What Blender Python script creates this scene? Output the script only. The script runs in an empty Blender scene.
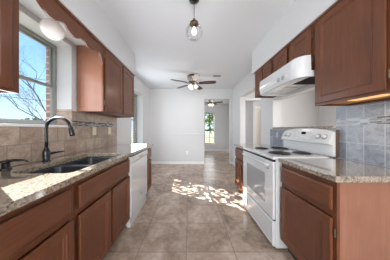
import bpy, bmesh, math, random
from mathutils import Vector, Matrix
PI = math.pi
S = bpy.context.scene
COL = S.collection
random.seed(7)

# ------------------------------------------------------------------ camera
cam_d = bpy.data.cameras.new('camera'); cam = bpy.data.objects.new('camera', cam_d)
COL.objects.link(cam); S.camera = cam
cam.location = (0, 0, 1.2); cam.rotation_euler = (PI/2, 0, 0)
cam_d.sensor_width = 36; cam_d.lens = 136/390*36
cam_d.shift_x = 6/390; cam_d.shift_y = -0.7/390
cam_d.clip_start = 0.02; cam_d.clip_end = 300

# ------------------------------------------------------------------ world
W = bpy.data.worlds.new('sky'); S.world = W; W.use_nodes = True
nt = W.node_tree; nt.nodes.clear()
def nn(t, k, **kw):
    n = t.nodes.new(k)
    for a, b in kw.items(): setattr(n, a, b)
    return n
tc = nn(nt, 'ShaderNodeTexCoord'); sx = nn(nt, 'ShaderNodeSeparateXYZ')
cr = nn(nt, 'ShaderNodeValToRGB'); bg = nn(nt, 'ShaderNodeBackground'); wo = nn(nt, 'ShaderNodeOutputWorld')
e = cr.color_ramp.elements
e[0].position = 0.0; e[0].color = (.60, .78, .95, 1)
e[1].position = 0.75; e[1].color = (.08, .27, .66, 1)
m_ = e.new(.22); m_.color = (.33, .60, .90, 1)
nt.links.new(tc.outputs['Generated'], sx.inputs[0]); nt.links.new(sx.outputs['Z'], cr.inputs[0])
nt.links.new(cr.outputs[0], bg.inputs[0]); bg.inputs[1].default_value = 1.5
nt.links.new(bg.outputs[0], wo.inputs[0])

# ------------------------------------------------------------------ lights
def light(name, kind, loc, direction, power, color=(1, 1, 1), size=None, size_y=None, **kw):
    d = bpy.data.lights.new(name, kind); o = bpy.data.objects.new(name, d); COL.objects.link(o)
    o.location = loc
    o.rotation_euler = Vector(direction).to_track_quat('-Z', 'Y').to_euler()
    d.energy = power; d.color = color
    if size: d.shape = 'RECTANGLE'; d.size = size; d.size_y = size_y or size
    for k, v in kw.items(): setattr(d, k, v)
    return o
light('sun', 'SUN', (-6, 6, 8), (1, -.55, -.75), 34, (.94, .97, 1), angle=math.radians(.22))
# daylight lamps at the modelled windows, plus added fill lamps
light('rear_fill', 'AREA', (0.1, -2.7, 1.35), (0, 1, .25), 118, (.96, .98, 1), 2.3, 2.1)  # added soft fill behind the camera
light('kitchen_window_daylight', 'AREA', (-1.31, 1.235, 1.58), (1, 0, .03), 6, (.82, .91, 1), .6, .6)
light('dining_window_daylight', 'AREA', (-1.33, 3.6, 1.5), (1, -.25, 0), 16, (.86, .93, 1), .75, 1.4)
light('far_window_daylight', 'AREA', (1.13, 7.62, 1.3), (0, -1, 0), 7, (.95, .98, 1), .5, 1.6)
light('living_room_fill', 'AREA', (4.35, 1.2, 1.5), (-1, 0, 0), 125, (1, .97, .93), 2.5, 1.8)  # added lamp brightening the living room, its window is made up
light('far_room_fill', 'AREA', (-1.2, 6.2, 1.5), (1, 0, 0), 17, (1, .98, .95), 1.6, 1.5)  # added fill for the far room, that wall has no opening
light('hall_fill', 'AREA', (3.5, 5.12, 2.55), (-.3, 0, -1), 9, (1, .96, .92), .8, .4)  # invented overhead lamp that brightens the hall
vs = S.view_settings
vs.view_transform = 'Standard'; vs.look = 'None'; vs.gamma = 1; vs.use_curve_mapping = False
vs.exposure = 0.17

# ------------------------------------------------------------------ materials
def mat(name, color=(.8, .8, .8), rough=.5, metal=0, coat=0, emit=None, spec=.5):
    m = bpy.data.materials.new(name); m.use_nodes = True
    b = m.node_tree.nodes['Principled BSDF']
    b.inputs['Base Color'].default_value = (*color, 1); b.inputs['Roughness'].default_value = rough
    b.inputs['Metallic'].default_value = metal; b.inputs['Coat Weight'].default_value = coat
    b.inputs['Coat Roughness'].default_value = .15
    b.inputs['Specular IOR Level'].default_value = spec
    if coat >= .8: b.inputs['Coat Roughness'].default_value = .04
    if emit:
        b.inputs['Emission Color'].default_value = (*emit[0], 1); b.inputs['Emission Strength'].default_value = emit[1]
    return m
def ramp(t, src, stops):
    r = nn(t, 'ShaderNodeValToRGB'); el = r.color_ramp.elements
    el[0].position, el[0].color = stops[0][0], (*stops[0][1], 1)
    el[1].position, el[1].color = stops[-1][0], (*stops[-1][1], 1)
    for p, c in stops[1:-1]:
        x = el.new(p); x.color = (*c, 1)
    t.links.new(src, r.inputs[0]); return r.outputs[0]
def coords(t, order='xyz', scale=(1, 1, 1), off=(0, 0, 0)):
    c = nn(t, 'ShaderNodeNewGeometry'); s = nn(t, 'ShaderNodeSeparateXYZ'); t.links.new(c.outputs['Position'], s.inputs[0])
    j = nn(t, 'ShaderNodeCombineXYZ')
    for i, k in enumerate(order): t.links.new(s.outputs['xyz'.index(k)], j.inputs[i])
    m = nn(t, 'ShaderNodeMapping'); m.inputs['Scale'].default_value = scale; m.inputs['Location'].default_value = off
    t.links.new(j.outputs[0], m.inputs[0]); return m.outputs[0]
def noise(t, vec, scale, detail=4, rough=.55, dist=0):
    n = nn(t, 'ShaderNodeTexNoise'); n.inputs['Scale'].default_value = scale; n.inputs['Detail'].default_value = detail
    n.inputs['Roughness'].default_value = rough; n.inputs['Distortion'].default_value = dist
    t.links.new(vec, n.inputs['Vector']); return n.outputs['Fac']
def mix(t, a, b, fac, mode='MIX'):
    m = nn(t, 'ShaderNodeMix', data_type='RGBA', blend_type=mode)
    for s, v in ((m.inputs[0], fac), (m.inputs[6], a), (m.inputs[7], b)):
        if hasattr(v, 'is_output'): t.links.new(v, s)
        elif isinstance(v, (int, float)): s.default_value = v
        else: s.default_value = (*v, 1)
    return m.outputs[2]
def bump(t, b, h, strength=.2, dist=.01):
    n = nn(t, 'ShaderNodeBump'); n.inputs['Strength'].default_value = strength; n.inputs['Distance'].default_value = dist
    t.links.new(h, n.inputs['Height']); t.links.new(n.outputs[0], b.inputs['Normal'])
def wood(name, c1, c2, rough=.38, grain=(1, 1, .08)):
    m = mat(name, c1, rough, coat=.15); t = m.node_tree; b = t.nodes['Principled BSDF']; b.inputs['Specular IOR Level'].default_value = .35
    v = coords(t, 'xyz', grain)
    f = noise(t, v, 45, 5, .6, .6); g = noise(t, coords(t), 3.2, 3)
    c = ramp(t, f, [(.3, c1), (.72, c2)])
    c = mix(t, c, [x*.72 for x in c1], ramp(t, g, [(.45, (0, 0, 0)), (.8, (.6, .6, .6))]))
    t.links.new(c, b.inputs['Base Color']); bump(t, b, f, .05, .003); return m
M = {}
M['wall'] = mat('wall_paint', (.66, .665, .675), .7)
t = M['wall'].node_tree; bump(t, t.nodes['Principled BSDF'], noise(t, coords(t), 120, 2), .08, .003)
M['ceil'] = mat('ceiling_paint', (.76, .78, .81), .85)
t = M['ceil'].node_tree; bump(t, t.nodes['Principled BSDF'], noise(t, coords(t), 160, 3), .15, .004)
M['trim'] = mat('white_trim_paint', (.84, .84, .85), .4)
M['wood'] = wood('cherry_stained_wood', (.115, .037, .015), (.175, .060, .026))
M['woodh'] = wood('cherry_wood_level_grain', (.115, .037, .015), (.175, .060, .026), grain=(1, .08, 1))
M['panel'] = wood('cherry_brightened_side', (.25, .105, .062), (.30, .135, .082), .45)  # paler cherry; window glare on the left cabinet side put into its colour
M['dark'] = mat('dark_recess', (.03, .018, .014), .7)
M['maple'] = wood('unfinished_maple', (.62, .36, .15), (.72, .45, .2), .55, (1, .1, 1))
M['white'] = mat('white_enamel', (.68, .69, .70), .14, coat=.8)
M['whitep'] = mat('white_plastic', (.68, .68, .68), .35)
M['greyw'] = mat('oven_glass_pale_grey', (.33, .35, .37), .05, coat=1)
M['black'] = mat('black_gloss', (.012, .012, .014), .2)
M['blackm'] = mat('oil_rubbed_black_metal', (.018, .018, .022), .24, .6, coat=.3)
M['coil'] = mat('burner_coil', (.04, .04, .045), .5, .5)
M['chrome'] = mat('chrome', (.45, .46, .48), .25, 1)
M['nickel'] = mat('brushed_nickel', (.42, .40, .36), .35, 1)
M['brass'] = mat('antique_brass_hinge', (.17, .125, .08), .4, .9)
M['bronze'] = mat('bronze', (.10, .055, .035), .35, .8)
M['sink'] = mat('black_composite_sink', (.022, .024, .03), .3)
M['alu'] = mat('bronze_grey_aluminium', (.30, .31, .29), .45, .3)
M['pale'] = mat('pale_grey_plate', (.42, .45, .50), .4)
M['beige'] = mat('beige_plate', (.74, .67, .52), .45)
M['display'] = mat('black_display', (.006, .006, .008), .6, spec=.1)
M['dkbrown'] = mat('dark_brown_strip', (.11, .068, .05), .5)
M['globe'] = mat('opal_glass_globe', (.80, .78, .75), .25, emit=((1, .93, .85), .12))
M['shade'] = mat('lit_frosted_shade', (.9, .85, .75), .4, emit=((1, .86, .62), .8))
M['warm'] = mat('warm_lit_diffuser', (.9, .6, .3), .4, emit=((1, .48, .16), .75))
M['bulb'] = mat('lit_bulb', (1, 1, 1), .4, emit=((1, .95, .86), 1.5))
M['doorp'] = mat('beige_white_door_paint', (.74, .70, .65), .5)
M['bark'] = mat('grey_brown_bark', (.13, .095, .075), .85)
M['leaf'] = mat('green_leaf', (.10, .17, .04), .6)
M['bush'] = mat('olive_bush', (.16, .20, .06), .8)
M['grass'] = mat('lawn', (.16, .20, .07), .9)
t = M['grass'].node_tree
t.links.new(ramp(t, noise(t, coords(t), 1.5, 5), [(.35, (.08, .11, .04)), (.7, (.17, .16, .08))]), t.nodes['Principled BSDF'].inputs['Base Color'])
M['fblade'] = wood('walnut_fan_blade', (.055, .025, .02), (.10, .045, .035), .45, (1, 1, 1))
def pane_mat(name, refl=.9):
    m = bpy.data.materials.new(name); m.use_nodes = True; t = m.node_tree; t.nodes.clear()
    o = nn(t, 'ShaderNodeOutputMaterial'); mx = nn(t, 'ShaderNodeMixShader'); tr = nn(t, 'ShaderNodeBsdfTransparent')
    g = nn(t, 'ShaderNodeBsdfGlossy'); g.inputs['Roughness'].default_value = .03
    f = nn(t, 'ShaderNodeFresnel'); f.inputs[0].default_value = 1.35
    ml = nn(t, 'ShaderNodeMath', operation='MULTIPLY'); ml.inputs[1].default_value = refl
    t.links.new(f.outputs[0], ml.inputs[0]); t.links.new(ml.outputs[0], mx.inputs[0])
    t.links.new(tr.outputs[0], mx.inputs[1]); t.links.new(g.outputs[0], mx.inputs[2]); t.links.new(mx.outputs[0], o.inputs[0])
    return m
M['pane'] = pane_mat('window_glass', .5); M['clear'] = pane_mat('clear_glass_globe', .55)

def tiles(name, order, w, h, off, cols, mortar, msize, rough, stagger=0.0, nscale=5, bstr=.25, tvar=.4):
    m = mat(name, cols[0], rough); t = m.node_tree; b = t.nodes['Principled BSDF']
    v = coords(t, order, (1, 1, 1), off)
    br = nn(t, 'ShaderNodeTexBrick', offset=stagger, squash=1.0)
    t.links.new(v, br.inputs['Vector'])
    for k, x in (('Scale', 1), ('Mortar Size', msize), ('Mortar Smooth', .15), ('Bias', 0), ('Brick Width', w), ('Row Height', h)):
        br.inputs[k].default_value = x
    br.inputs['Color1'].default_value = (.25, .25, .25, 1); br.inputs['Color2'].default_value = (.72, .72, .72, 1)
    n1 = noise(t, v, nscale, 6, .62, 1.2); n2 = noise(t, v, nscale*7, 4, .6)
    c = ramp(t, n1, [(.28, cols[0]), (.48, cols[1]), (.72, cols[2])])
    c = mix(t, c, ramp(t, n2, [(.3, [x*.75 for x in cols[0]]), (.7, cols[2])]), .28)
    c = mix(t, c, br.outputs['Color'], tvar, 'SOFT_LIGHT')
    c = mix(t, c, mortar, br.outputs['Fac'])
    t.links.new(c, b.inputs['Base Color'])
    inv = nn(t, 'ShaderNodeMath', operation='SUBTRACT'); inv.inputs[0].default_value = 1; t.links.new(br.outputs['Fac'], inv.inputs[1])
    bump(t, b, inv.outputs[0], bstr, .002); return m
M['floor'] = tiles('stone_floor_tile', 'xyz', .47, .413, (.026, -.091, 0), [(.19, .125, .088), (.385, .28, .212), (.62, .50, .41)], (.235, .185, .155), .004, .27, 0, 2.6, .12)
M['tileL'] = tiles('travertine_wall_tile', 'yzx', .155, .1625, (0, -.915+.1625*6, 0), [(.23, .16, .115), (.38, .28, .215), (.56, .45, .36)], (.27, .21, .17), .004, .35, .5, 9, .4, .6)
M['tileR'] = tiles('sky_tinted_travertine_tile', 'yzx', .126, .1625, (-.027, -.915+.1625*6, 0), [(.15, .16, .185), (.245, .275, .33), (.37, .41, .48)], (.40, .45, .53), .0035, .3, 0, 14, .3, .7)  # travertine with blue sky light mixed into the tile colour
M['brick'] = tiles('exterior_brick', 'yzx', .2, .07, (0, 0, 0), [(.20, .09, .06), (.32, .16, .11), (.42, .25, .19)], (.5, .46, .42), .01, .85, .5, 12)
M['brickx'] = tiles('exterior_brick_reveal', 'xzy', .2, .07, (0, 0, 0), [(.20, .09, .06), (.32, .16, .11), (.42, .25, .19)], (.5, .46, .42), .01, .85, .5, 12)
def mosaic(name, shade, row=.015, tint=(1, 1, 1)):
    m = mat(name, (.4, .4, .4), .18, coat=.3); t = m.node_tree; b = t.nodes['Principled BSDF']
    v = coords(t, 'yzx', (1, 1, 1), (0, -1.24, 0))
    br = nn(t, 'ShaderNodeTexBrick', offset=.4, squash=.7, squash_frequency=2); t.links.new(v, br.inputs['Vector'])
    for k, x in (('Scale', 1), ('Mortar Size', .0016), ('Bias', 0), ('Brick Width', .075), ('Row Height', row)): br.inputs[k].default_value = x
    br.inputs['Color1'].default_value = (0, 0, 0, 1); br.inputs['Color2'].default_value = (1, 1, 1, 1)
    c = ramp(t, br.outputs['Color'], [(0, (.03, .033, .035)), (.3, (.08, .075, .07)), (.5, (.26, .25, .24)), (.75, (.36, .38, .38)), (1, (.12, .09, .07))])
    c = mix(t, mix(t, c, (.3*shade, .28*shade, .26*shade), br.outputs['Fac']), tint, 1.0, 'MULTIPLY'); t.links.new(c, b.inputs['Base Color']); return m
M['mosaic'] = mosaic('glass_and_stone_mosaic', 1)
M['mosaicR'] = mosaic('grey_blue_glass_mosaic', 1.1, .012, (.85, .98, 1.15))
g = mat('speckled_granite', (.5, .45, .4), .09, coat=1); M['granite'] = g; t = g.node_tree; b = t.nodes['Principled BSDF']
v = coords(t); vo = nn(t, 'ShaderNodeTexVoronoi'); vo.inputs['Scale'].default_value = 120; t.links.new(v, vo.inputs['Vector'])
c = ramp(t, vo.outputs['Color'], [(.15, (.03, .025, .022)), (.32, (.30, .20, .12)), (.5, (.47, .40, .31)), (.75, (.60, .54, .46)), (1, (.36, .35, .35))])
c2 = ramp(t, noise(t, v, 58, 6, .75), [(.38, (.05, .04, .035)), (.46, (.42, .32, .23)), (.6, (.80, .74, .64))])
t.links.new(mix(t, mix(t, c, c2, .5), (.60, .58, .55), 1.0, 'MULTIPLY'), b.inputs['Base Color'])

# ------------------------------------------------------------------ mesh helpers
class MB:
    def __init__(s): s.b = bmesh.new()
    def box(s, x0, x1, y0, y1, z0, z1):
        v = [s.b.verts.new((x, y, z)) for x in (x0, x1) for y in (y0, y1) for z in (z0, z1)]
        for f in ((0, 1, 3, 2), (4, 6, 7, 5), (0, 4, 5, 1), (2, 3, 7, 6), (0, 2, 6, 4), (1, 5, 7, 3)): s.b.faces.new([v[i] for i in f])
        return s
    def prism(s, pts, axis, a, c):
        def P(p, h): return {'x': (h, p[0], p[1]), 'y': (p[0], h, p[1]), 'z': (p[0], p[1], h)}[axis]
        A = [s.b.verts.new(P(p, a)) for p in pts]; B = [s.b.verts.new(P(p, c)) for p in pts]; n = len(pts)
        s.b.faces.new(A); s.b.faces.new(B[::-1])
        for i in range(n): s.b.faces.new((A[i], A[(i+1) % n], B[(i+1) % n], B[i]))
        return s
    def tube(s, pts, r, seg=10, cap=True):
        pts = [Vector(p) for p in pts]; n = len(pts); rs = r if isinstance(r, (list, tuple)) else [r]*n
        rings = []; up = Vector((0, 0, 1))
        for i, p in enumerate(pts):
            d = (pts[min(i+1, n-1)]-pts[max(i-1, 0)]).normalized()
            a = d.cross(up)
            if a.length < .05: a = d.cross(Vector((0, 1, 0)))
            a.normalize(); c = d.cross(a).normalized()
            rings.append([s.b.verts.new(p+(a*math.cos(k*2*PI/seg)+c*math.sin(k*2*PI/seg))*rs[i]) for k in range(seg)])
        for i in range(n-1):
            for k in range(seg):
                s.b.faces.new((rings[i][k], rings[i][(k+1) % seg], rings[i+1][(k+1) % seg], rings[i+1][k]))
        if cap: s.b.faces.new(rings[0]); s.b.faces.new(rings[-1][::-1])
        return s
    def lathe(s, prof, c=(0, 0, 0), axis=(0, 0, 1), seg=24):
        q = Vector((0, 0, 1)).rotation_difference(Vector(axis)); c = Vector(c); rings = []
        for r, h in prof:
            if r < 1e-6: rings.append([s.b.verts.new(c+q @ Vector((0, 0, h)))])
            else: rings.append([s.b.verts.new(c+q @ Vector((r*math.cos(k*2*PI/seg), r*math.sin(k*2*PI/seg), h))) for k in range(seg)])
        for A, B in zip(rings, rings[1:]):
            for k in range(seg):
                a0, a1, b0, b1 = A[k % len(A)], A[(k+1) % len(A)], B[k % len(B)], B[(k+1) % len(B)]
                f = [a0]
                for x in (a1, b1, b0):
                    if x not in f: f.append(x)
                if len(f) > 2: s.b.faces.new(f)
        return s
    def torus(s, c, R, r, axis=(0, 0, 1), seg=28, ss=8):
        q = Vector((0, 0, 1)).rotation_difference(Vector(axis)); c = Vector(c); g = []
        for i in range(seg):
            a = i*2*PI/seg
            g.append([s.b.verts.new(c+q @ Vector(((R+r*math.cos(k*2*PI/ss))*math.cos(a), (R+r*math.cos(k*2*PI/ss))*math.sin(a), r*math.sin(k*2*PI/ss)))) for k in range(ss)])
        for i in range(seg):
            for k in range(ss): s.b.faces.new((g[i][k], g[(i+1) % seg][k], g[(i+1) % seg][(k+1) % ss], g[i][(k+1) % ss]))
        return s
    def loft(s, f, u0, u1, v0, v1, steps):
        """nested rectangles (inset, depth): a framed door or a slab drawer front; f maps (u, v, depth) to a point"""
        rings = []
        for i, d in steps:
            rings.append([s.b.verts.new(f(u, v, d)) for u, v in ((u0+i, v0+i), (u1-i, v0+i), (u1-i, v1-i), (u0+i, v1-i))])
        for A, B in zip(rings, rings[1:]):
            for k in range(4): s.b.faces.new((A[k], A[(k+1) % 4], B[(k+1) % 4], B[k]))
        s.b.faces.new(rings[0]); s.b.faces.new(rings[-1][::-1]); return s
def obj(name, mb, m, parent=None, bevel=0, smooth=False, seg=2):
    bmesh.ops.recalc_face_normals(mb.b, faces=mb.b.faces)
    me = bpy.data.meshes.new(name); mb.b.to_mesh(me); mb.b.free()
    ms = m if isinstance(m, list) else [m]
    for x in ms: me.materials.append(M[x] if isinstance(x, str) else x)
    o = bpy.data.objects.new(name, me); COL.objects.link(o)
    if parent:
        o.parent = parent; bpy.context.view_layer.update(); o.matrix_parent_inverse = parent.matrix_world.inverted()
    if smooth:
        for p in me.polygons: p.use_smooth = True
    if bevel:
        b = o.modifiers.new('bevel', 'BEVEL'); b.width = bevel; b.segments = seg; b.limit_method = 'ANGLE'
    return o
def struct(name, mb, m, parent=None, **k):
    o = obj(name, mb, m, parent, **k)
    if not parent: o['kind'] = 'structure'
    return o
def tag(o, label, cat=None, group=None):
    o['label'] = label
    if cat: o['category'] = cat
    if group: o['group'] = group
    return o
def thing(name, loc, label, cat, group=None):
    o = bpy.data.objects.new(name, None); COL.objects.link(o); o.location = loc; o.empty_display_size = .1
    return tag(o, label, cat, group)
def frame_empty(name, loc):
    o = bpy.data.objects.new(name, None); COL.objects.link(o); o.location = loc; o['kind'] = 'structure'; o.empty_display_size = .1; return o

CEIL = 2.60; LX = -1.357; RX = 1.50; FY = 4.70; CT = .915; CB = .877; UB = 1.417; UT = 2.21; UL = -1.02; UR = 1.165
BACK = -3.0
# ------------------------------------------------------------------ room shell
struct('floor', MB().box(-1.75, 4.6, BACK-.1, 7.9, -.1, 0), 'floor')
struct('ceiling', MB().box(-1.75, 4.6, BACK-.1, 7.9, CEIL, CEIL+.12), 'ceil')
def holed(mb, axis, a, b, u0, u1, z0, z1, holes):
    """a slab between a and b on one axis, with rectangular holes (u0, u1, z0, z1)"""
    us = sorted({u0, u1, *[h[0] for h in holes], *[h[1] for h in holes]}); zs = sorted({z0, z1, *[h[2] for h in holes], *[h[3] for h in holes]})
    for i in range(len(us)-1):
        for j in range(len(zs)-1):
            cu, cz = (us[i]+us[i+1])/2, (zs[j]+zs[j+1])/2
            if any(h[0] < cu < h[1] and h[2] < cz < h[3] for h in holes): continue
            if axis == 'x': mb.box(a, b, us[i], us[i+1], zs[j], zs[j+1])
            else: mb.box(us[i], us[i+1], a, b, zs[j], zs[j+1])
    bmesh.ops.remove_doubles(mb.b, verts=mb.b.verts, dist=1e-5)
    seen = {}; mb.b.verts.index_update()
    for f in list(mb.b.faces):
        k = tuple(sorted(v.index for v in f.verts)); seen.setdefault(k, []).append(f)
    bmesh.ops.delete(mb.b, geom=[f for l in seen.values() if len(l) > 1 for f in l], context='FACES_ONLY')
    return mb
W1 = (.90, 1.57, 1.22, 2.155); W2 = (3.2, 4.0, .72, 2.20)
struct('wall_left', holed(MB(), 'x', -1.58, LX, BACK, 7.6, 0, CEIL, [W1, W2]), 'wall')
struct('wall_exterior', holed(MB(), 'x', -1.635, -1.58, BACK, 7.6, 0, CEIL, [(.915, 1.555, 1.25, 2.14), (3.215, 3.985, .74, 2.185)]), 'brick')
struct('wall_right', holed(MB(), 'x', RX, RX+.14, BACK, FY, 0, CEIL, [(1.378, 2.43, 1.205, 1.713), (2.83, 3.98, 0, 2.15)]), 'wall')
struct('wall_far', holed(MB(), 'y', FY, FY+.12, LX, 4.5, 0, CEIL, [(.53, 1.43, 0, 2.25), (1.94, 3.10, 0, 2.20)]), 'wall')
struct('wall_back', MB().box(LX, RX, BACK-.1, BACK, 0, CEIL), 'wall')
struct('wall_living_side', MB().box(4.5, 4.6, BACK, 7.5, 0, CEIL), 'wall')
struct('wall_living_back', MB().box(RX+.14, 4.5, BACK-.1, BACK, 0, CEIL), 'wall')
struct('wall_far_room_back', holed(MB(), 'y', 7.52, 7.66, LX, 2.28, 0, CEIL, [(.857, 1.41, .40, 2.15)]), 'wall')
struct('wall_far_room_side', MB().box(2.28, 2.35, FY+.12, 7.6, 0, CEIL), 'wall')
struct('wall_hall_back', MB().box(2.35, 4.5, 5.5, 5.6, 0, CEIL), 'wall')
struct('wall_soffit_left', MB().box(LX, UL+.01, BACK, 2.545, UT, CEIL), 'wall')
struct('wall_soffit_right', MB().box(UR-.01, RX, BACK, 2.50, UT, CEIL), 'wall')
# baseboards
def bb(name, x0, x1, y0, y1): struct(name, MB().box(x0, x1, y0, y1, 0, .085), 'trim', bevel=.004)
bb('baseboard_far', LX, .53, FY-.014, FY); bb('baseboard_far', 1.43, RX, FY-.014, FY)
bb('baseboard_left', LX, LX+.014, 2.64, FY-.014); bb('baseboard_right', RX-.014, RX, 2.70, 2.83); bb('baseboard_right', RX-.014, RX, 3.98, FY-.014)
bb('baseboard_far_room', LX, 2.28, 7.506, 7.52); bb('baseboard_living', 3.19, 4.5, FY-.014, FY)
struct('trim_1', MB().box(LX+.02, .53, FY-.009, FY, 1.03, 1.055), 'wall', bevel=.004)      # faint rail on the far wall
mb = MB().box(1.94-.07, 1.94, FY-.012, FY, 0, 2.27).box(3.10, 3.17, FY-.012, FY, 0, 2.27).box(1.87, 3.17, FY-.012, FY, 2.20, 2.27)
struct('trim_2', mb, 'trim', bevel=.003)
# hall door
d1 = frame_empty('door_1', (3.0, 5.5, 0))
mb = MB().loft(lambda u, v, d: (u, 5.499-d, v), 2.66, 3.40, .01, 2.05, [(0, 0), (0, .035), (.1, .035), (.11, .025), (.13, .025)])
struct('door_leaf', mb, 'doorp', d1)
struct('door_frame', MB().box(2.59, 2.66, 5.47, 5.499, 0, 2.12).box(3.40, 3.47, 5.47, 5.499, 0, 2.12).box(2.59, 3.47, 5.47, 5.499, 2.05, 2.12), 'trim', d1)
struct('door_knob', MB().lathe([(.008, 0), (.008, .03), (.028, .04), (.03, .055), (.02, .068), (0, .07)], (3.32, 5.464, .95), (0, -1, 0)), 'nickel', d1, smooth=True)
# ------------------------------------------------------------------ windows
def window(name, y0, y1, z0, z1, xa, xb, rail, muntins=()):
    w = frame_empty(name, (xa, (y0+y1)/2, z0)); f = .028
    mb = MB().box(xa, xb, y0, y0+f, z0, z1).box(xa, xb, y1-f, y1, z0, z1).box(xa, xb, y0+f, y1-f, z0, z0+f).box(xa, xb, y0+f, y1-f, z1-f, z1)
    struct('window_frame', mb, 'alu', w, bevel=.003)
    for k, (a, b, dx) in enumerate(((z0+f, rail, .012), (rail, z1-f, -.012))):
        xc = (xa+xb)/2+dx; g_ = .018; A, B = y0+f, y1-f
        mb = MB().box(xc-.009, xc+.009, A, A+g_, a, b).box(xc-.009, xc+.009, B-g_, B, a, b).box(xc-.009, xc+.009, A+g_, B-g_, a, a+g_+.004*k).box(xc-.009, xc+.009, A+g_, B-g_, b-g_, b)
        s = struct('window_sash', mb, 'alu', w, bevel=.002)
        struct('window_pane', MB().box(xc-.002, xc+.002, A+g_, B-g_, a+g_, b-g_), 'pane', s)
    return w
window('window_1', W1[0]+.001, W1[1]-.001, 1.245, W1[3]-.001, -1.575, -1.525, 1.68)
struct('window_sill', MB().box(-1.575, LX+.006, W1[0]+.002, W1[1]-.002, 1.2215, 1.243), 'trim', bpy.data.objects['window_1'], bevel=.003)
window('window_2', W2[0]+.001, W2[1]-.001, .745, W2[3]-.001, -1.575, -1.525, 1.46)
struct('window_sill', MB().box(-1.575, LX+.02, W2[0]+.002, W2[1]-.002, .7215, .743), 'trim', bpy.data.objects['window_2'], bevel=.003)
w3 = frame_empty('window_3', (1.13, 7.55, .4))
x0, x1, z0, z1 = .858, 1.409, .401, 2.149
struct('window_frame', MB().box(x0, x0+.03, 7.56, 7.6, z0, z1).box(x1-.03, x1, 7.56, 7.6, z0, z1).box(x0, x1, 7.56, 7.6, z0, z0+.03).box(x0, x1, 7.56, 7.6, z1-.03, z1), 'alu', w3)
s = struct('window_sash', MB().box(x0+.03, x1-.03, 7.57, 7.59, 1.12, 1.18).box(1.12, 1.145, 7.57, 7.59, z0+.03, z1-.03).box(x0+.03, x1-.03, 7.57, 7.59, 1.63, 1.65).box(x0+.03, x1-.03, 7.57, 7.59, .75, .77), 'dark', w3)
struct('window_pane', MB().box(x0+.03, x1-.03, 7.592, 7.596, z0+.03, z1-.03), 'pane', w3)
struct('window_sill', MB().box(x0-.04, x1+.04, 7.48, 7.56, .37, .40), 'trim', w3)

# ------------------------------------------------------------------ backsplashes (part of the room)
def vbox(nm, x0, x1, y0, y1, z0, z1, m): return struct(nm, MB().box(x0, x1, y0, y1, z0, z1), m)
T = .008
mb = MB().box(LX, LX+T, -.6, 2.545, CT+.001, 1.22).box(LX, LX+T, -.6, W1[0], 1.22, UB-.001).box(LX, LX+T, W1[1], 2.545, 1.30, UB-.001).box(LX, LX+T, W1[1], 2.545, 1.22, 1.24)
mb.box(-1.523, LX+T, W1[1]-T, W1[1]-.0005, 1.2435, 1.43)
struct('wall_tiles_left', mb, 'tileL')
struct('trim_3', MB().box(LX+.0002, LX+T+.001, W1[1]+.001, 2.545, 1.2402, 1.2998), 'mosaic')
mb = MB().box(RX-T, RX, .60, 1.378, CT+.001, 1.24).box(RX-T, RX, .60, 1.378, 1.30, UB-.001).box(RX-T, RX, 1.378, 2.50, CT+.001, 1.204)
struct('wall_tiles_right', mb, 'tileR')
struct('trim_4', MB().box(RX-T-.001, RX-.0002, .60, 1.377, 1.2402, 1.2998), 'mosaicR')

# ------------------------------------------------------------------ cabinets
FRAME = [(.009, 0), (.008, .009), (0, .012), (0, .022), (.004, .026), (.052, .026), (.056, .019), (.064, .017), (.068, .011)]
SLAB = [(.009, 0), (.008, .009), (0, .012), (0, .019), (.006, .024), (.016, .026)]
def hinge(x, y, z, s, parent):
    mb = MB().box(min(x, x+s*.004), max(x, x+s*.004), y-.012, y+.012, z-.024, z+.024).tube([(x+s*.006, y, z-.026), (x+s*.006, y, z+.026)], .0055, 8)
    return obj('hinge', mb, 'brass', parent)
def front(kind, s, X, y0, y1, z0, z1, parent, hinge_y=None, ds=1.0):
    """door or drawer front standing proud of the face plane X on side s (+1 faces +x)"""
    f = lambda u, v, d: (X+s*d*ds, u, v)
    st = FRAME if kind == 'door' else SLAB
    if min(y1-y0, z1-z0) < .2 and kind == 'door': st = [(a*.62, d) for a, d in FRAME]
    o = obj(kind, MB().loft(f, y0, y1, z0, z1, st), 'wood' if kind == 'door' else 'woodh', parent)
    if kind == 'door' and hinge_y is not None:
        for zz in (z0+.09, z1-.09): hinge(X+s*.001, hinge_y, zz, s, o)
    return o
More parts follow.
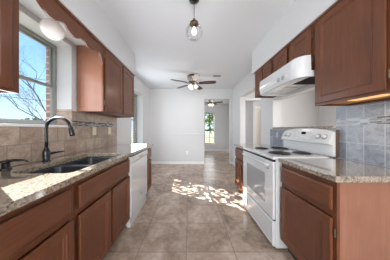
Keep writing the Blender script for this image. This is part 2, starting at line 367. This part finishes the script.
def base_cabinet(label, s, Xf, Xw, y0, y1, doors, drawers, hinges, end_panel=False, group=None):
    """s=+1: faces +x (left run); carcass from wall Xw to face Xf"""
    c = thing('base_cabinet', ((Xf+Xw)/2, (y0+y1)/2, 0), label, 'cabinet', group)
    lo, hi = min(Xf, Xw), max(Xf, Xw)
    toe = Xf-s*.06
    bi = Xf-s*.02
    mb = MB().box(min(bi, Xw), max(bi, Xw), y0, y0+.018, .10, CB-.001).box(min(bi, Xw), max(bi, Xw), y1-.018, y1, .10, CB-.001)
    mb.box(min(bi, Xw), max(bi, Xw), y0+.018, y1-.018, .10, .12).box(min(Xw, Xw+s*.012), max(Xw, Xw+s*.012), y0+.018, y1-.018, .12, CB-.001)
    obj('carcass', mb, 'panel' if end_panel else 'wood', c)
    a, b = min(Xf, bi), max(Xf, bi)
    ys = [y0, y1]; mb = MB()
    zt = CB-.001
    mb.box(a, b, y0, y0+.03, .10, zt).box(a, b, y1-.03, y1, .10, zt).box(a, b, y0+.03, y1-.03, zt-.045, zt).box(a, b, y0+.03, y1-.03, .10, .14)
    mb.box(a, b, y0+.03, y1-.03, .64, .69)
    for k in range(len(doors)-1):
        m_ = (doors[k][1]+doors[k+1][0])/2
        if doors[k+1][0]-doors[k][1] > .02: mb.box(a, b, m_-.02, m_+.02, .14, .64)
    for k in range(len(drawers)-1):
        m_ = (drawers[k][1]+drawers[k+1][0])/2; mb.box(a, b, m_-.02, m_+.02, .69, zt-.045)
    obj('face_frame', mb, 'wood', c)
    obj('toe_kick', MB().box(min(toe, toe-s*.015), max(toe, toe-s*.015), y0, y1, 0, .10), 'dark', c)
    for k, (a_, b_) in enumerate(drawers): front('drawer_front', s, Xf, a_, b_, .685, .838, c)
    for k, (a_, b_) in enumerate(doors): front('door', s, Xf, a_, b_, .125, .64, c, hinges[k])
    return c
LF = -.735
base_cabinet('long brown base cabinet nearest the camera under the left granite counter', 1, LF, LX+.003, -.25, .866, [(-.20, .31), (.335, .845)], [(-.20, .825)], [-.215, .856], group=None)
base_cabinet('brown sink base cabinet with two doors beside the white dishwasher', 1, LF, LX+.003, .868, 1.652, [(.887, 1.245), (1.275, 1.630)], [(.887, 1.630)], [.878, 1.64])
base_cabinet('narrow brown base cabinet at the far end of the left counter, past the dishwasher', 1, LF, LX+.003, 2.305, 2.60, [(2.325, 2.58)], [(2.325, 2.58)], [None])
RF = .92
base_cabinet('brown base cabinet with drawer, door and plain reddish end panel at right front', -1, RF, RX-.003, .846, 1.345, [(.860, 1.328)], [(.860, 1.328)], [.853], end_panel=True)
base_cabinet('narrow brown base cabinet on the right, beyond the far side of the white range', -1, RF, RX-.003, 2.125, 2.66, [(2.15, 2.40), (2.41, 2.64)], [(2.15, 2.64)], [None, None])

def wall_cabinet(label, s, Xf, Xw, y0, y1, z0, z1, doors, hinges, side='wood', under='wood'):
    c = thing('wall_cabinet', ((Xf+Xw)/2, (y0+y1)/2, z0), label, 'cabinet')
    bi = Xf-s*.019; L, H = min(bi, Xw), max(bi, Xw)
    mb = MB().box(L, H, y0, y0+.016, z0, z1).box(L, H, y1-.016, y1, z0, z1).box(L, H, y0+.016, y1-.016, z1-.016, z1).box(min(Xw, Xw+s*.01), max(Xw, Xw+s*.01), y0+.016, y1-.016, z0, z1-.016)
    obj('carcass', mb, side, c)
    obj('bottom_panel', MB().box(min(bi, Xw+s*.01), max(bi, Xw+s*.01), y0+.016, y1-.016, z0+.018, z0+.03), under, c)
    a, b = min(Xf, bi), max(Xf, bi)
    sa, sb = doors[0][0]+.012, doors[-1][1]-.012
    mb = MB().box(a, b, y0, sa, z0, z1).box(a, b, sb, y1, z0, z1).box(a, b, sa, sb, z0, z0+.04).box(a, b, sa, sb, z1-.04, z1)
    for k in range(len(doors)-1):
        m_ = (doors[k][1]+doors[k+1][0])/2; mb.box(a, b, m_-.018, m_+.018, z0+.04, z1-.04)
    obj('face_frame', mb, 'wood', c)
    for k, (p, q) in enumerate(doors): front('door', s, Xf, p, q, z0+.018, z1-.028, c, hinges[k], .58)
    # crown strip along the top of the face
    obj('top_moulding', MB().box(min(Xf, Xf+s*.012), max(Xf, Xf+s*.012), y0, y1, z1-.02, z1), 'wood', c)
    return c
wall_cabinet('dark brown wall cabinet cut by the left edge of the photo, nearer than the window', 1, UL-.012, LX+.003, -.2, .826, UB, UT-.001, [(-.17, .30), (.32, .787)], [None, None])
wall_cabinet('dark brown two door wall cabinet on the left beyond the sink window', 1, UL-.012, LX+.009, 1.634, 2.545, UB, UT-.001, [(1.662, 2.085), (2.115, 2.525)], [1.652, None], side='panel')
wall_cabinet('large brown wall cabinet at upper right, nearest the camera', -1, UR+.012, RX-.009, .755, 1.272, UB, UT-.001, [(.805, 1.255)], [.795], under='maple')
wall_cabinet('short brown two door wall cabinet above the near half of the range hood', -1, UR+.012, RX-.003, 1.274, 1.90, 1.76, UT-.001, [(1.30, 1.575), (1.617, 1.878)], [1.29, None])
wall_cabinet('short brown two door wall cabinet above the far end of the range hood', -1, UR+.012, RX-.003, 1.902, 2.43, 1.76, UT-.001, [(1.92, 2.145), (2.17, 2.40)], [1.912, None])

# valance
def cr_spline(P, n=8):
    out = []
    for i in range(len(P)-1):
        p0, p1, p2, p3 = P[max(i-1, 0)], P[i], P[i+1], P[min(i+2, len(P)-1)]
        for k in range(n):
            t = k/n
            out.append(tuple(.5*((2*p1[j])+(-p0[j]+p2[j])*t+(2*p0[j]-5*p1[j]+4*p2[j]-p3[j])*t*t+(-p0[j]+3*p1[j]-3*p2[j]+p3[j])*t**3) for j in (0, 1)))
    return out+[tuple(P[-1])]
half = [(1.223, 2.034), (1.27, 2.046), (1.31, 2.074), (1.35, 2.07), (1.385, 2.048), (1.43, 2.040), (1.475, 2.055), (1.52, 2.086), (1.565, 2.086), (1.60, 2.05), (1.632, 1.985)]
pr = [(2*1.223-y, z) for y, z in half[:0:-1]]+half
pr = cr_spline(pr, 6)
v = obj('valance', MB().prism([(pr[0][0], UT-.001)]+pr+[(pr[-1][0], UT-.001)], 'x', UL-.03, UL-.012), 'woodh')
v_top = obj('top_moulding', MB().box(UL-.012, UL, .814, 1.632, UT-.021, UT-.001), 'woodh', v)
tag(v, 'scalloped brown wood valance board spanning above the sink window', 'valance')

# ------------------------------------------------------------------ countertops
def rounded(x0, x1, y0, y1, r, n=6):
    p = []
    for cx, cy, a0 in ((x1-r, y1-r, 0), (x0+r, y1-r, PI/2), (x0+r, y0+r, PI), (x1-r, y0+r, 1.5*PI)):
        for k in range(n+1): p.append((cx+r*math.cos(a0+k*PI/2/n), cy+r*math.sin(a0+k*PI/2/n)))
    return p
def slab_with_hole(outer, hole, z0, z1):
    mb = MB(); b = mb.b
    for z in (z0, z1):
        eo = []
        for loop in (outer, hole):
            vs_ = [b.verts.new((x, y, z)) for x, y in loop]
            eo += [b.edges.new((vs_[i], vs_[(i+1) % len(vs_)])) for i in range(len(vs_))]
        bmesh.ops.triangle_fill(b, edges=eo, use_beauty=True)
    b.verts.ensure_lookup_table(); no, nh = len(outer), len(hole); N = no+nh
    V = list(b.verts)
    for s0, n in ((0, no), (no, nh)):
        for i in range(n):
            a, c = s0+i, s0+(i+1) % n
            b.faces.new((V[a], V[c], V[N+c], V[N+a]))
    return mb
SK = (-1.185, -.772, .885, 1.612)
outer = [(LX+.001, -.3), (-.695, -.3), (-.695, 2.64), (-.71, 2.66), (LX+.001, 2.66)]
ct = obj('countertop', slab_with_hole(outer, rounded(*SK, .05), CB, CT), 'granite', bevel=.004)
tag(ct, 'long speckled granite countertop on the left with the black sink set in it', 'countertop')
tag(obj('countertop', MB().box(.885, RX-T-.001, .818, 1.347, CB, CT), 'granite', bevel=.006), 'granite countertop at right front between the range and the end panel', 'countertop')
tag(obj('countertop', MB().box(.885, RX-T-.001, 2.123, 2.69, CB, CT), 'granite', bevel=.005), 'small granite countertop beyond the far side of the range', 'countertop')
tag(obj('pass_through_ledge', MB().box(RX-.0105, RX+.18, 1.380, 2.428, 1.2055, 1.236), 'granite', bevel=.004), 'narrow granite ledge in the wall opening behind the range', 'ledge')
mb = MB().box(RX-.042, RX-T-.002, 1.3475, 1.3515, CT+.002, 1.195)  # thin dark brown upright strip beside the range back
tag(obj('brown_strip', mb, 'dkbrown'), 'thin brown upright strip against the tiles beside the range back', 'board')

# sink
sk = thing('kitchen_sink', (-.98, 1.25, .70), 'black double bowl sink set into the left granite counter', 'sink')
def bowl(x0, x1, y0, y1, zt, zb):
    mb = MB(); b = mb.b; loops = []
    for (ins, z, r) in ((0, zt, .045), (.004, zt-.02, .045), (.014, zb+.03, .05), (.04, zb, .06)):
        loops.append([b.verts.new((x, y, z)) for x, y in rounded(x0+ins, x1-ins, y0+ins, y1-ins, r)])
    for A, B in zip(loops, loops[1:]):
        for i in range(len(A)): b.faces.new((A[i], A[(i+1) % len(A)], B[(i+1) % len(A)], B[i]))
    b.faces.new(loops[-1])
    return mb
for a, b_ in ((SK[2]-.004, 1.235), (1.262, SK[3]+.004)):
    o = obj('bowl', bowl(SK[0]-.004, SK[1]+.004, a, b_, CB-.002, .69), 'sink', sk, smooth=True)
    so = o.modifiers.new('thick', 'SOLIDIFY'); so.thickness = .006; so.offset = 1
    obj('drain', MB().torus(((SK[0]+SK[1])/2, (a+b_)/2, .693), .038, .004).lathe([(.036, 0), (.01, .002), (0, .002)], ((SK[0]+SK[1])/2, (a+b_)/2, .692)), 'chrome', o, smooth=True)
obj('divider', MB().box(SK[0]-.002, SK[1]+.002, 1.231, 1.266, CB-.062, CB-.030), 'sink', sk, bevel=.008)

# faucet
fx, fy = -1.262, 1.204
fa = thing('faucet', (fx, fy, CT), 'tall black gooseneck pull-down faucet standing behind the sink', 'faucet')
obj('base', MB().lathe([(0, 0), (.030, 0), (.030, .006), (.024, .010), (.026, .05), (.027, .085), (.021, .10), (.014, .125), (.013, .13), (0, .13)], (fx, fy, CT)), 'blackm', fa, smooth=True)
R = .105; zc = 1.215
pts = [(fx, fy, CT+.12), (fx, fy, 1.10)]+[(fx+R-R*math.cos(a), fy, zc+R*math.sin(a)*.82) for a in [k*PI*.98/14 for k in range(15)]]
obj('spout', MB().tube(pts, .0125, 12), 'blackm', fa, smooth=True)
ex, ez = pts[-1][0], pts[-1][2]
obj('spray_head', MB().lathe([(0, 0), (.019, 0), (.021, .01), (.020, .05), (.015, .075), (.013, .085), (0, .085)], (ex+.022, fy, ez-.078), (-.24, 0, 1)), 'blackm', fa, smooth=True)
obj('handle', MB().tube([(fx, fy+.02, CT+.065), (fx+.01, fy+.06, CT+.068), (fx+.02, fy+.15, CT+.068)], [.013, .010, .005], 10), 'blackm', fa, smooth=True)
# side dispenser
sx_, sy_ = -1.30, .965
sd = thing('soap_dispenser', (sx_, sy_, CT), 'short black soap dispenser with a long nozzle at left edge of the counter', 'soap dispenser')
obj('base', MB().lathe([(0, 0), (.028, 0), (.029, .006), (.021, .012), (.021, .04), (.013, .048), (0, .048)], (sx_, sy_, CT)), 'blackm', sd, smooth=True)
obj('pump_head', MB().lathe([(0, 0), (.017, 0), (.026, .006), (.026, .016), (.012, .022), (0, .022)], (sx_, sy_, CT+.045)), 'blackm', sd, smooth=True)
obj('nozzle', MB().tube([(sx_, sy_, CT+.058), (sx_+.05, sy_+.01, CT+.064), (sx_+.105, sy_+.02, CT+.062), (sx_+.13, sy_+.025, CT+.052)], [.012, .010, .007, .005], 10), 'blackm', sd, smooth=True)

# ------------------------------------------------------------------ dishwasher
dw = thing('dishwasher', (-1.0, 1.97, 0), 'white built-in dishwasher between the brown cabinets under the left counter', 'dishwasher')
y0, y1 = 1.662, 2.298
obj('tub', MB().box(-1.30, -.745, y0+.004, y1-.004, .02, .86), 'whitep', dw)
obj('door', MB().box(-.744, -.705, y0, y1, .125, .775), 'white', dw, bevel=.006)
cp = obj('control_panel', MB().prism([(-.744, .778), (-.703, .778), (-.698, .80), (-.700, .862), (-.744, .862)], 'y', y0, y1), 'white', dw, bevel=.004)
ym = (y0+y1)/2
obj('latch_handle', MB().prism([(ym-.09, .822), (ym+.09, .822), (ym+.015, .795), (ym-.015, .795)], 'x', -.7005, -.694), 'alu', cp, bevel=.002)
obj('badge', MB().lathe([(0, 0), (.010, 0), (.010, .002), (0, .002)], (-.705, ym+.05, .25), (1, 0, 0)), 'chrome', dw)
obj('kick_plate', MB().box(-.76, -.72, y0, y1, .0, .12), 'white', dw)

# ------------------------------------------------------------------ range
ry0, ry1 = 1.354, 2.112
rg = thing('electric_range', (1.15, 1.733, 0), 'white freestanding electric coil range against the right wall', 'stove')
obj('body', MB().box(.868, 1.485, ry0, ry1, .012, .893), 'white', rg, bevel=.004)
obj('cooktop', MB().box(.838, 1.40, ry0-.001, ry1+.001, .896, .925), 'white', rg, bevel=.008, seg=3)
od = obj('oven_door', MB().box(.838, .866, ry0+.004, ry1-.004, .292, .872), 'white', rg, bevel=.008, seg=3)
obj('oven_window', MB().box(.8355, .839, 1.50, 1.965, .40, .722), 'greyw', od, bevel=.001)
mb = MB().tube([(.813, ry0+.05, .83), (.808, ry0+.1, .832), (.806, 1.733, .834), (.808, ry1-.1, .832), (.813, ry1-.05, .83)], .013, 12)
for yy in (ry0+.075, ry1-.075): mb.box(.812, .840, yy-.012, yy+.012, .818, .842)
obj('handle', mb, 'white', od, smooth=True)
obj('door_badge', MB().box(.8352, .838, 1.43, 1.46, .785, .793), 'chrome', od)
obj('vent_gap', MB().box(.848, .869, ry0+.01, ry1-.01, .872, .8965), 'black', rg)
obj('storage_drawer', MB().loft(lambda u, v, d: (.866-d, u, v), ry0+.004, ry1-.004, .03, .280, [(0, 0), (0, .022), (.008, .030), (.02, .030), (.026, .026), (.03, .026)]), 'white', rg)
obj('drawer_gap', MB().box(.85, .867, ry0+.012, ry1-.012, .281, .2915), 'black', rg)
# back guard, arched along its top edge
N = 16; mb = MB(); b = mb.b; rows = []; by1 = 2.06
for i in range(N+1):
    u = i/N; y = ry0+(by1-ry0)*u; zt = 1.174+.040*math.sin(PI*u)**.6
    rows.append([b.verts.new(p) for p in ((1.43, y, .925), (1.43, y, 1.040), (1.393, y, 1.050), (1.394, y, 1.066), (1.439, y, zt-.006), (1.447, y, zt), (1.488, y, zt), (1.488, y, .925))])
for A, B in zip(rows, rows[1:]):
    for k in range(8): b.faces.new((A[k], A[(k+1) % 8], B[(k+1) % 8], B[k]))
b.faces.new(rows[0]); b.faces.new(rows[-1][::-1])
bgd = obj('backguard', mb, 'white', rg, bevel=.003)
nrm = Vector((-.12, 0, .051)).normalized()
def onp(y, z, d=0): zt = 1.174+.040*math.sin(PI*(y-ry0)/(by1-ry0))**.6; x = 1.394+(z-1.066)*(.045/(zt-1.072)); return Vector((x, y, z))+nrm*d
pn = obj('control_panel', MB().prism([(1.575, 1.084), (1.79, 1.084), (1.80, 1.176), (1.565, 1.176)], 'x', 0, .001), 'whitep', bgd)
for vt in pn.data.vertices:
    q = onp(vt.co.y, vt.co.z, .001+vt.co.x); vt.co = q
for yy in (1.42, 1.49, 1.92, 1.985):
    k = obj('knob', MB().lathe([(.021, 0), (.021, .004), (.020, .005), (.018, .02), (.016, .023), (0, .023)], onp(yy, 1.122, .001), nrm, 20), 'whitep', bgd, smooth=True)
    obj('knob_ring', MB().torus(onp(yy, 1.122, .001), .0255, .0038, nrm, 24, 6), 'alu', k)
dp = obj('display', MB().prism([(1.65, 1.138), (1.715, 1.138), (1.715, 1.168), (1.65, 1.168)], 'x', 0, .001), 'display', bgd)
for vt in dp.data.vertices: vt.co = onp(vt.co.y, vt.co.z, .004+vt.co.x)
for k in range(6):
    obj('button', MB().lathe([(0, 0), (.006, 0), (.006, .002), (0, .002)], onp(1.60+k*.036, 1.106, .002), nrm, 8), 'chrome', bgd)
for bx_, by_, r in ((1.03, 1.55, .098), (1.03, 1.93, .076), (1.285, 1.55, .076), (1.285, 1.93, .098)):
    dr = obj('drip_pan', MB().lathe([(r+.022, .001), (r+.020, .005), (r+.012, .004), (r*.5, .0015), (0, .0015)], (bx_, by_, .925), seg=32), 'chrome', rg, smooth=True)
    mb = MB()
    for k in range(5): mb.torus((bx_, by_, .934), r*(1-.19*k), .0052, seg=28, ss=6)
    mb.tube([(bx_-r, by_, .929), (bx_+r, by_, .929)], .003, 6)
    obj('burner_coil', mb, 'coil', dr, smooth=True)

# ------------------------------------------------------------------ range hood
hd = thing('range_hood', (1.25, 1.74, 1.70), 'white range hood under the short wall cabinets on the right', 'range hood')
def hood_loop(x_front, z, xb=1.155, t0=.055):
    a, c = 1.282, 2.06; rx, ry = xb-x_front, .105
    near = [(xb-rx*math.sin(k*PI/16), a+ry*(1-math.cos(k*PI/16))) for k in range(9)]
    far = [(xb-rx*math.cos(k*PI/16), c-ry*(1-math.sin(k*PI/16))) for k in range(9)]
    return near+far, z
mb = MB(); b = mb.b; loops = []
secs = [(1.035, 1.702, 1.155), (1.030, 1.72, 1.155), (1.022, 1.80, 1.152), (1.028, 1.885, 1.150), (1.045, 1.902, 1.150)]
for xf, z, xb in secs:
    pts, _ = hood_loop(xf, z, xb); loops.append([b.verts.new((x, y, z)) for i, (x, y) in enumerate(pts)])
for A, B in zip(loops, loops[1:]):
    for i in range(len(A)): b.faces.new((A[i], A[(i+1) % len(A)], B[(i+1) % len(A)], B[i]))
b.faces.new(loops[-1])
obj('front_cover', mb, 'white', hd)
# body under the cabinet: rim, sides and inner deck
mb = MB().box(1.155, 1.49, 1.282, 1.298, 1.702, 1.758).box(1.155, 1.49, 2.044, 2.06, 1.702, 1.758).box(1.472, 1.49, 1.298, 2.044, 1.702, 1.758)
mb.box(1.155, 1.472, 1.298, 2.044, 1.742, 1.758)
mb.prism([(x, y) for x, y in hood_loop(1.05, 0)[0]], 'z', 1.702, 1.708)
obj('body', mb, 'white', hd)
obj('control_strip', MB().box(1.0215, 1.027, 1.42, 1.92, 1.742, 1.782), 'whitep', hd, bevel=.002)
for yy in (1.48, 1.55): obj('switch', MB().lathe([(.024, 0), (.022, .005), (.010, .007), (0, .007)], (1.0215, yy, 1.762), (-1, 0, 0), 16), 'greyw', hd, smooth=True)
mb = MB().box(1.16, 1.47, 1.30, 1.62, 1.732, 1.741)
for k in range(9): mb.box(1.165, 1.465, 1.31+k*.034, 1.32+k*.034, 1.725, 1.732)
obj('filter', mb, 'coil', hd)
obj('light_lens', MB().box(1.20, 1.42, 1.76, 2.0, 1.728, 1.741), 'whitep', hd, bevel=.004)

# ------------------------------------------------------------------ lamps
gl = thing('globe_ceiling_light', (-1.19, 1.19, UT), 'white opal globe light under the soffit above the sink window', 'light fixture')
obj('fitter', MB().lathe([(0, 0), (.058, 0), (.058, -.015), (.045, -.035), (.04, -.05), (0, -.05)], (-1.19, 1.19, UT-.001)), 'whitep', gl, smooth=True)
obj('globe', MB().lathe([(0.034, .078)]+[(.080*math.cos(a), .080*math.sin(a)) for a in [PI/2-.45-k*(PI-.45)/16 for k in range(16)]]+[(0, -.080)], (-1.19, 1.19, 2.072), seg=32), 'globe', gl, smooth=True)
px_, py_ = .055, 1.46
pd = thing('pendant_light', (px_, py_, CEIL), 'clear glass globe pendant hanging from the ceiling on a thin cord', 'pendant light')
obj('canopy', MB().lathe([(0, 0), (.055, 0), (.055, -.012), (.02, -.03), (0, -.03)], (px_, py_, CEIL-.001)), 'black', pd, smooth=True)
obj('cord', MB().tube([(px_, py_, CEIL-.03), (px_, py_, 2.385)], .003, 6), 'blackm', pd)
obj('socket_cap', MB().lathe([(0, .06), (.012, .06), (.018, .04), (.045, .018), (.048, 0), (.040, -.004), (.016, -.006), (.016, -.028), (0, -.028)], (px_, py_, 2.325)), 'bronze', pd, smooth=True)
obj('glass_globe', MB().lathe([(.045, .078)]+[(.088*math.cos(a), .088*math.sin(a)) for a in [PI/2-.55-k*(PI-.6)/16 for k in range(17)]]+[(0, -.088)], (px_, py_, 2.245), seg=32), 'clear', pd, smooth=True)
obj('bulb', MB().lathe([(0, .045), (.012, .045), (.014, .03), (.027, .008), (.028, -.01), (.02, -.028), (0, -.034)], (px_, py_, 2.25)), 'bulb', pd, smooth=True)
light('pendant_lamp', 'POINT', (px_, py_, 2.235), (0, 0, -1), 6, (1, 1, 1), shadow_soft_size=.03)

def fan(cx, cy, label, base, bl=.50, nsh=3, zt=CEIL):
    f = thing('ceiling_fan', (cx, cy, zt), label, 'ceiling fan')
    obj('motor_housing', MB().lathe([(0, 0), (.075, 0), (.12, -.012), (.135, -.03), (.135, -.075), (.12, -.12), (.07, -.15), (.05, -.16), (0, -.16)], (cx, cy, zt-.001), seg=28), 'nickel', f, smooth=True)
    obj('ceiling_band', MB().lathe([(.122, -.001), (.138, -.02), (.140, -.045), (.132, -.046)], (cx, cy, zt-.001), seg=28), 'bronze', f, smooth=True)
    obj('switch_cup', MB().lathe([(0, 0), (.05, 0), (.055, -.02), (.045, -.06), (.02, -.075), (0, -.075)], (cx, cy, zt-.16)), 'bronze', f, smooth=True)
    for k in range(5):
        a = math.radians(base+72*k); ca, sa = math.cos(a), math.sin(a); z = zt-.205
        prof = [(.17, -.050), (.30, -.062), (.50, -.066), (.58, -.060), (.60, -.03), (.60, .03), (.58, .060), (.50, .066), (.30, .062), (.17, .050)]
        prof = [(u*(bl+.1)/.6, w) for u, w in prof]
        mb = MB(); b = mb.b
        def Pt(u, w, dz): return (cx+u*ca-w*sa, cy+u*sa+w*ca, z+dz-w*.20)
        A = [b.verts.new(Pt(u, w, 0)) for u, w in prof]; B = [b.verts.new(Pt(u, w, .008)) for u, w in prof]
        b.faces.new(A); b.faces.new(B[::-1])
        for i in range(len(A)): b.faces.new((A[i], A[(i+1) % len(A)], B[(i+1) % len(A)], B[i]))
        bo = obj('blade', mb, 'fblade', f)
        obj('blade_iron', MB().tube([(cx+.07*ca, cy+.07*sa, zt-.15), (cx+.13*ca, cy+.13*sa, z-.012), (cx+.23*ca, cy+.23*sa, z-.006)], [.016, .012, .010], 8), 'bronze', bo, smooth=True)
    for k in range(nsh):
        a = math.radians(90/nsh+360/nsh*k+200); d = Vector((math.cos(a)*.75, math.sin(a)*.75, -1)).normalized()
        p = Vector((cx, cy, zt-.215))+Vector((math.cos(a), math.sin(a), 0))*.035
        arm = obj('light_arm', MB().tube([p, p+d*.045], .011, 8), 'bronze', f, smooth=True)
        obj('lamp_shade', MB().lathe([(0, -.002), (.022, 0), (.030, .02), (.040, .055), (.052, .085), (.048, .085), (.036, .055), (.0, .04)], p+d*.04, d, 18), 'shade', f, smooth=True)
    obj('pull_chain', MB().tube([(cx+.02, cy-.02, zt-.235), (cx+.02, cy-.02, zt-.34)], .0018, 5).lathe([(0, .008), (.006, 0), (0, -.012)], (cx+.02, cy-.02, zt-.345), seg=8), 'nickel', f)
    light('fan_lamp', 'POINT', (cx, cy, zt-.40), (0, 0, -1), 4, (1, .95, .88), shadow_soft_size=.12)
fan(.095, 3.55, 'dark bladed ceiling fan with lit glass shades over the dining area', -9, .50)
fan(1.0, 6.15, 'ceiling fan with lit shades seen through the opening in the far room', -20, .42, 4)
def vent(cx, cy, label):
    v = thing('ceiling_vent', (cx, cy, CEIL), label, 'vent')
    obj('frame', MB().box(cx-.12, cx+.12, cy-.07, cy-.055, CEIL-.008, CEIL-.0005).box(cx-.12, cx+.12, cy+.055, cy+.07, CEIL-.008, CEIL-.0005).box(cx-.12, cx-.105, cy-.055, cy+.055, CEIL-.008, CEIL-.0005).box(cx+.105, cx+.12, cy-.055, cy+.055, CEIL-.008, CEIL-.0005), 'trim', v)
    mb = MB()
    for k in range(6): mb.box(cx-.105, cx+.105, cy-.05+k*.018, cy-.042+k*.018, CEIL-.007, CEIL-.0015)
    obj('louvers', mb, 'alu', v)
    obj('duct', MB().box(cx-.105, cx+.105, cy-.055, cy+.055, CEIL-.0015, CEIL-.0005), 'dark', v)
vent(.735, 3.56, 'small grey louvered air vent in the ceiling beside the fan')

ul = thing('under_cabinet_light', (1.245, .945, UB+.017), 'warm lit strip light under the nearest upper right cabinet', 'strip light')
obj('housing', MB().box(1.20, 1.29, .84, 1.05, UB+.004, UB+.0175), 'maple', ul, bevel=.002)
obj('diffuser', MB().box(1.21, 1.28, .85, 1.04, UB-.001, UB+.0035), 'warm', ul, bevel=.002)
light('strip_lamp', 'AREA', (1.245, .945, UB-.006), (0, 0, -1), 1.0, (1, .72, .42), .07, .24)
# ------------------------------------------------------------------ outlets
def plate(axis, s, X, u, z, label, m='beige', w=.035, h=.058):
    def P(a, b, c): return (a, b, c)
    loc = (X, u, z) if axis == 'x' else (u, X, z)
    o = thing('wall_outlet', loc, label, 'outlet')
    fn = (lambda a, v, d: (X+s*d, a, v)) if axis == 'x' else (lambda a, v, d: (a, X+s*d, v))
    obj('plate', MB().loft(fn, u-w, u+w, z-h, z+h, [(0, 0), (0, .003), (.003, .006)]), m, o)
    for dz in (-.02, .02): obj('socket', MB().loft(fn, u-.013, u+.013, z+dz-.013, z+dz+.013, [(0, .006), (.001, .008)]), m, o)
plate('x', 1, LX+T, 1.94, 1.175, 'beige outlet on the left tiles, nearer of the two, beneath the wall cabinet')
plate('x', 1, LX+T, 2.31, 1.175, 'beige outlet on the left tiles, farther of the two, near their far end')
plate('y', -1, FY, -.07, .38, 'small white outlet low on the far dining wall', 'trim')
plate('x', -1, RX-T, 2.30, 1.10, 'pale outlet on the right wall tiles beyond the range', 'pale', .03, .045)

# ------------------------------------------------------------------ outdoors
gr = MB().box(-60, -1.69, -30, 60, -.25, -.12).box(-1.69, 60, 7.95, 60, -.25, -.12)
struct('ground', gr, 'grass')
def branch_tree(base, h, seedv, label, spread=1.0, depth=5, lean=(0, 0), r0=.09, fol=None):
    rnd = random.Random(seedv); root = thing('bare_tree' if not fol else 'leafy_tree', base, label, 'tree'); mb = MB(); tips = []
    def grow(p, d, L, r, lv):
        n = 4; pts = [p]; q = p.copy(); dd = d.copy()
        for _ in range(n):
            dd = (dd+Vector((rnd.uniform(-.16, .16), rnd.uniform(-.16, .16), rnd.uniform(-.03, .12)))).normalized(); q = q+dd*L/n; pts.append(q.copy())
        mb.tube(pts, [r*(1-.4*i/n) for i in range(n+1)], 6 if lv < 2 else 4, False)
        if lv >= depth: tips.append(q); return
        for k in range(3 if lv < depth-1 else 2+(lv > 1)):
            ax = Vector((rnd.uniform(-1, 1)*spread+lean[0], rnd.uniform(-1, 1)*spread+lean[1], rnd.uniform(-.15, .7)))
            nd = (dd*.9+ax*.75).normalized(); st = pts[-1] if k == 0 else pts[rnd.choice((2, 3, 4))]
            grow(st, nd, L*rnd.uniform(.62, .85), r*.52, lv+1)
    grow(Vector(base), Vector((0, 0, 1)), h*.28, r0, 0)
    obj('branches', mb, 'bark', root)
    return root, tips
branch_tree((-10.4, 9.6, -.15), 8.6, 5, 'leafless spreading tree seen through the kitchen window above the sink', 1.25, 6, (-.25, -.12), .085)
branch_tree((-24, 15.5, -.15), 7.5, 9, 'distant leafless tree low behind the nearer one outside the kitchen window', 1.0, 5, (0, 0), .10)
def foliage(name, c, r, n, label, sz=.06, m='leaf', seedv=1, trunk=True, flat=1):
    rnd = random.Random(seedv); root = thing(name, (c[0], c[1], -.12), label, 'tree' if trunk else 'shrub'); mb = MB()
    for _ in range(n):
        while True:
            p = Vector((rnd.uniform(-1, 1), rnd.uniform(-1, 1), rnd.uniform(-1, 1)))
            if .15 < p.length < 1: break
        p = Vector((p.x*r[0]+c[0], p.y*r[1]+c[1], p.z*r[2]+c[2])); a = Vector((rnd.gauss(0, 1), rnd.gauss(0, 1), rnd.gauss(0, 1))).normalized(); u = a.orthogonal().normalized(); w = a.cross(u)
        s_ = sz*rnd.uniform(.6, 1.4)
        mb.b.faces.new([mb.b.verts.new(p+u*s_*x+w*s_*y*.6) for x, y in ((-1, 0), (-.3, -1), (.6, -.8), (1, 0), (.4, .9), (-.4, .8))])
    obj('foliage', mb, m, root)
    if trunk:
        t_ = MB().tube([(c[0], c[1], -.15), (c[0]+.05, c[1], c[2]*.5), (c[0], c[1], c[2])], [.07, .05, .03], 8)
        for k in range(9):
            a = k*.7; t_.tube([(c[0], c[1], c[2]-.5+k*.08), (c[0]+math.cos(a)*r[0]*.8, c[1]+math.sin(a)*r[1]*.8, c[2]+.1*k)], [.02, .006], 5)
        obj('trunk', t_, 'bark', root)
    return root
foliage('leafy_tree', (-3.35, 4.75, 2.75), (.8, 1.1, 1.35), 1600, 'small leafy tree outside whose shade dapples the sunlit floor', .045, 'leaf', 4)
foliage('shrub', (-19.3, 16.8, 1.1), (1.9, 1.9, 1.5), 1500, 'olive green shrub low in the kitchen window by the brick edge', .16, 'bush', 5, False)
foliage('shrub', (-30, 19.0, .8), (5, 4, 1.6), 1800, 'wide grey green hedge far off low in the kitchen window', .3, 'bush', 6, False)
foliage('leafy_tree', (2.5, 13.5, 2.6), (1.4, 1.2, 1.9), 900, 'leafy tree outside the tall window of the far room', .13, 'bush', 8, True)
for dz, lb in ((0, 'upper dark overhead wire crossing the sky in the kitchen window'), (-2.2, 'lower dark overhead wire crossing the sky in the kitchen window')):
    pts = [(-24+t_*16, 9.5+t_*9, 6.9+dz-.9*t_+.8*(t_-.5)**2) for t_ in [k/10 for k in range(11)]]
    tag(obj('power_line', MB().tube(pts, .022, 5), 'black'), lb, 'wire', 'overhead wires outside')
G = {'base_cabinet': 'brown base cabinets', 'wall_cabinet': 'brown wall cabinets', 'countertop': 'granite countertops', 'wall_outlet': 'wall outlets',
     'ceiling_fan': 'ceiling fans', 'bare_tree': 'leafless trees outside', 'leafy_tree': 'leafy trees outside', 'shrub': 'shrubs outside'}
for o in list(S.objects):
    k = o.name.split('.')[0]
    if o.parent is None and k in G and 'label' in o: o['group'] = G[k]
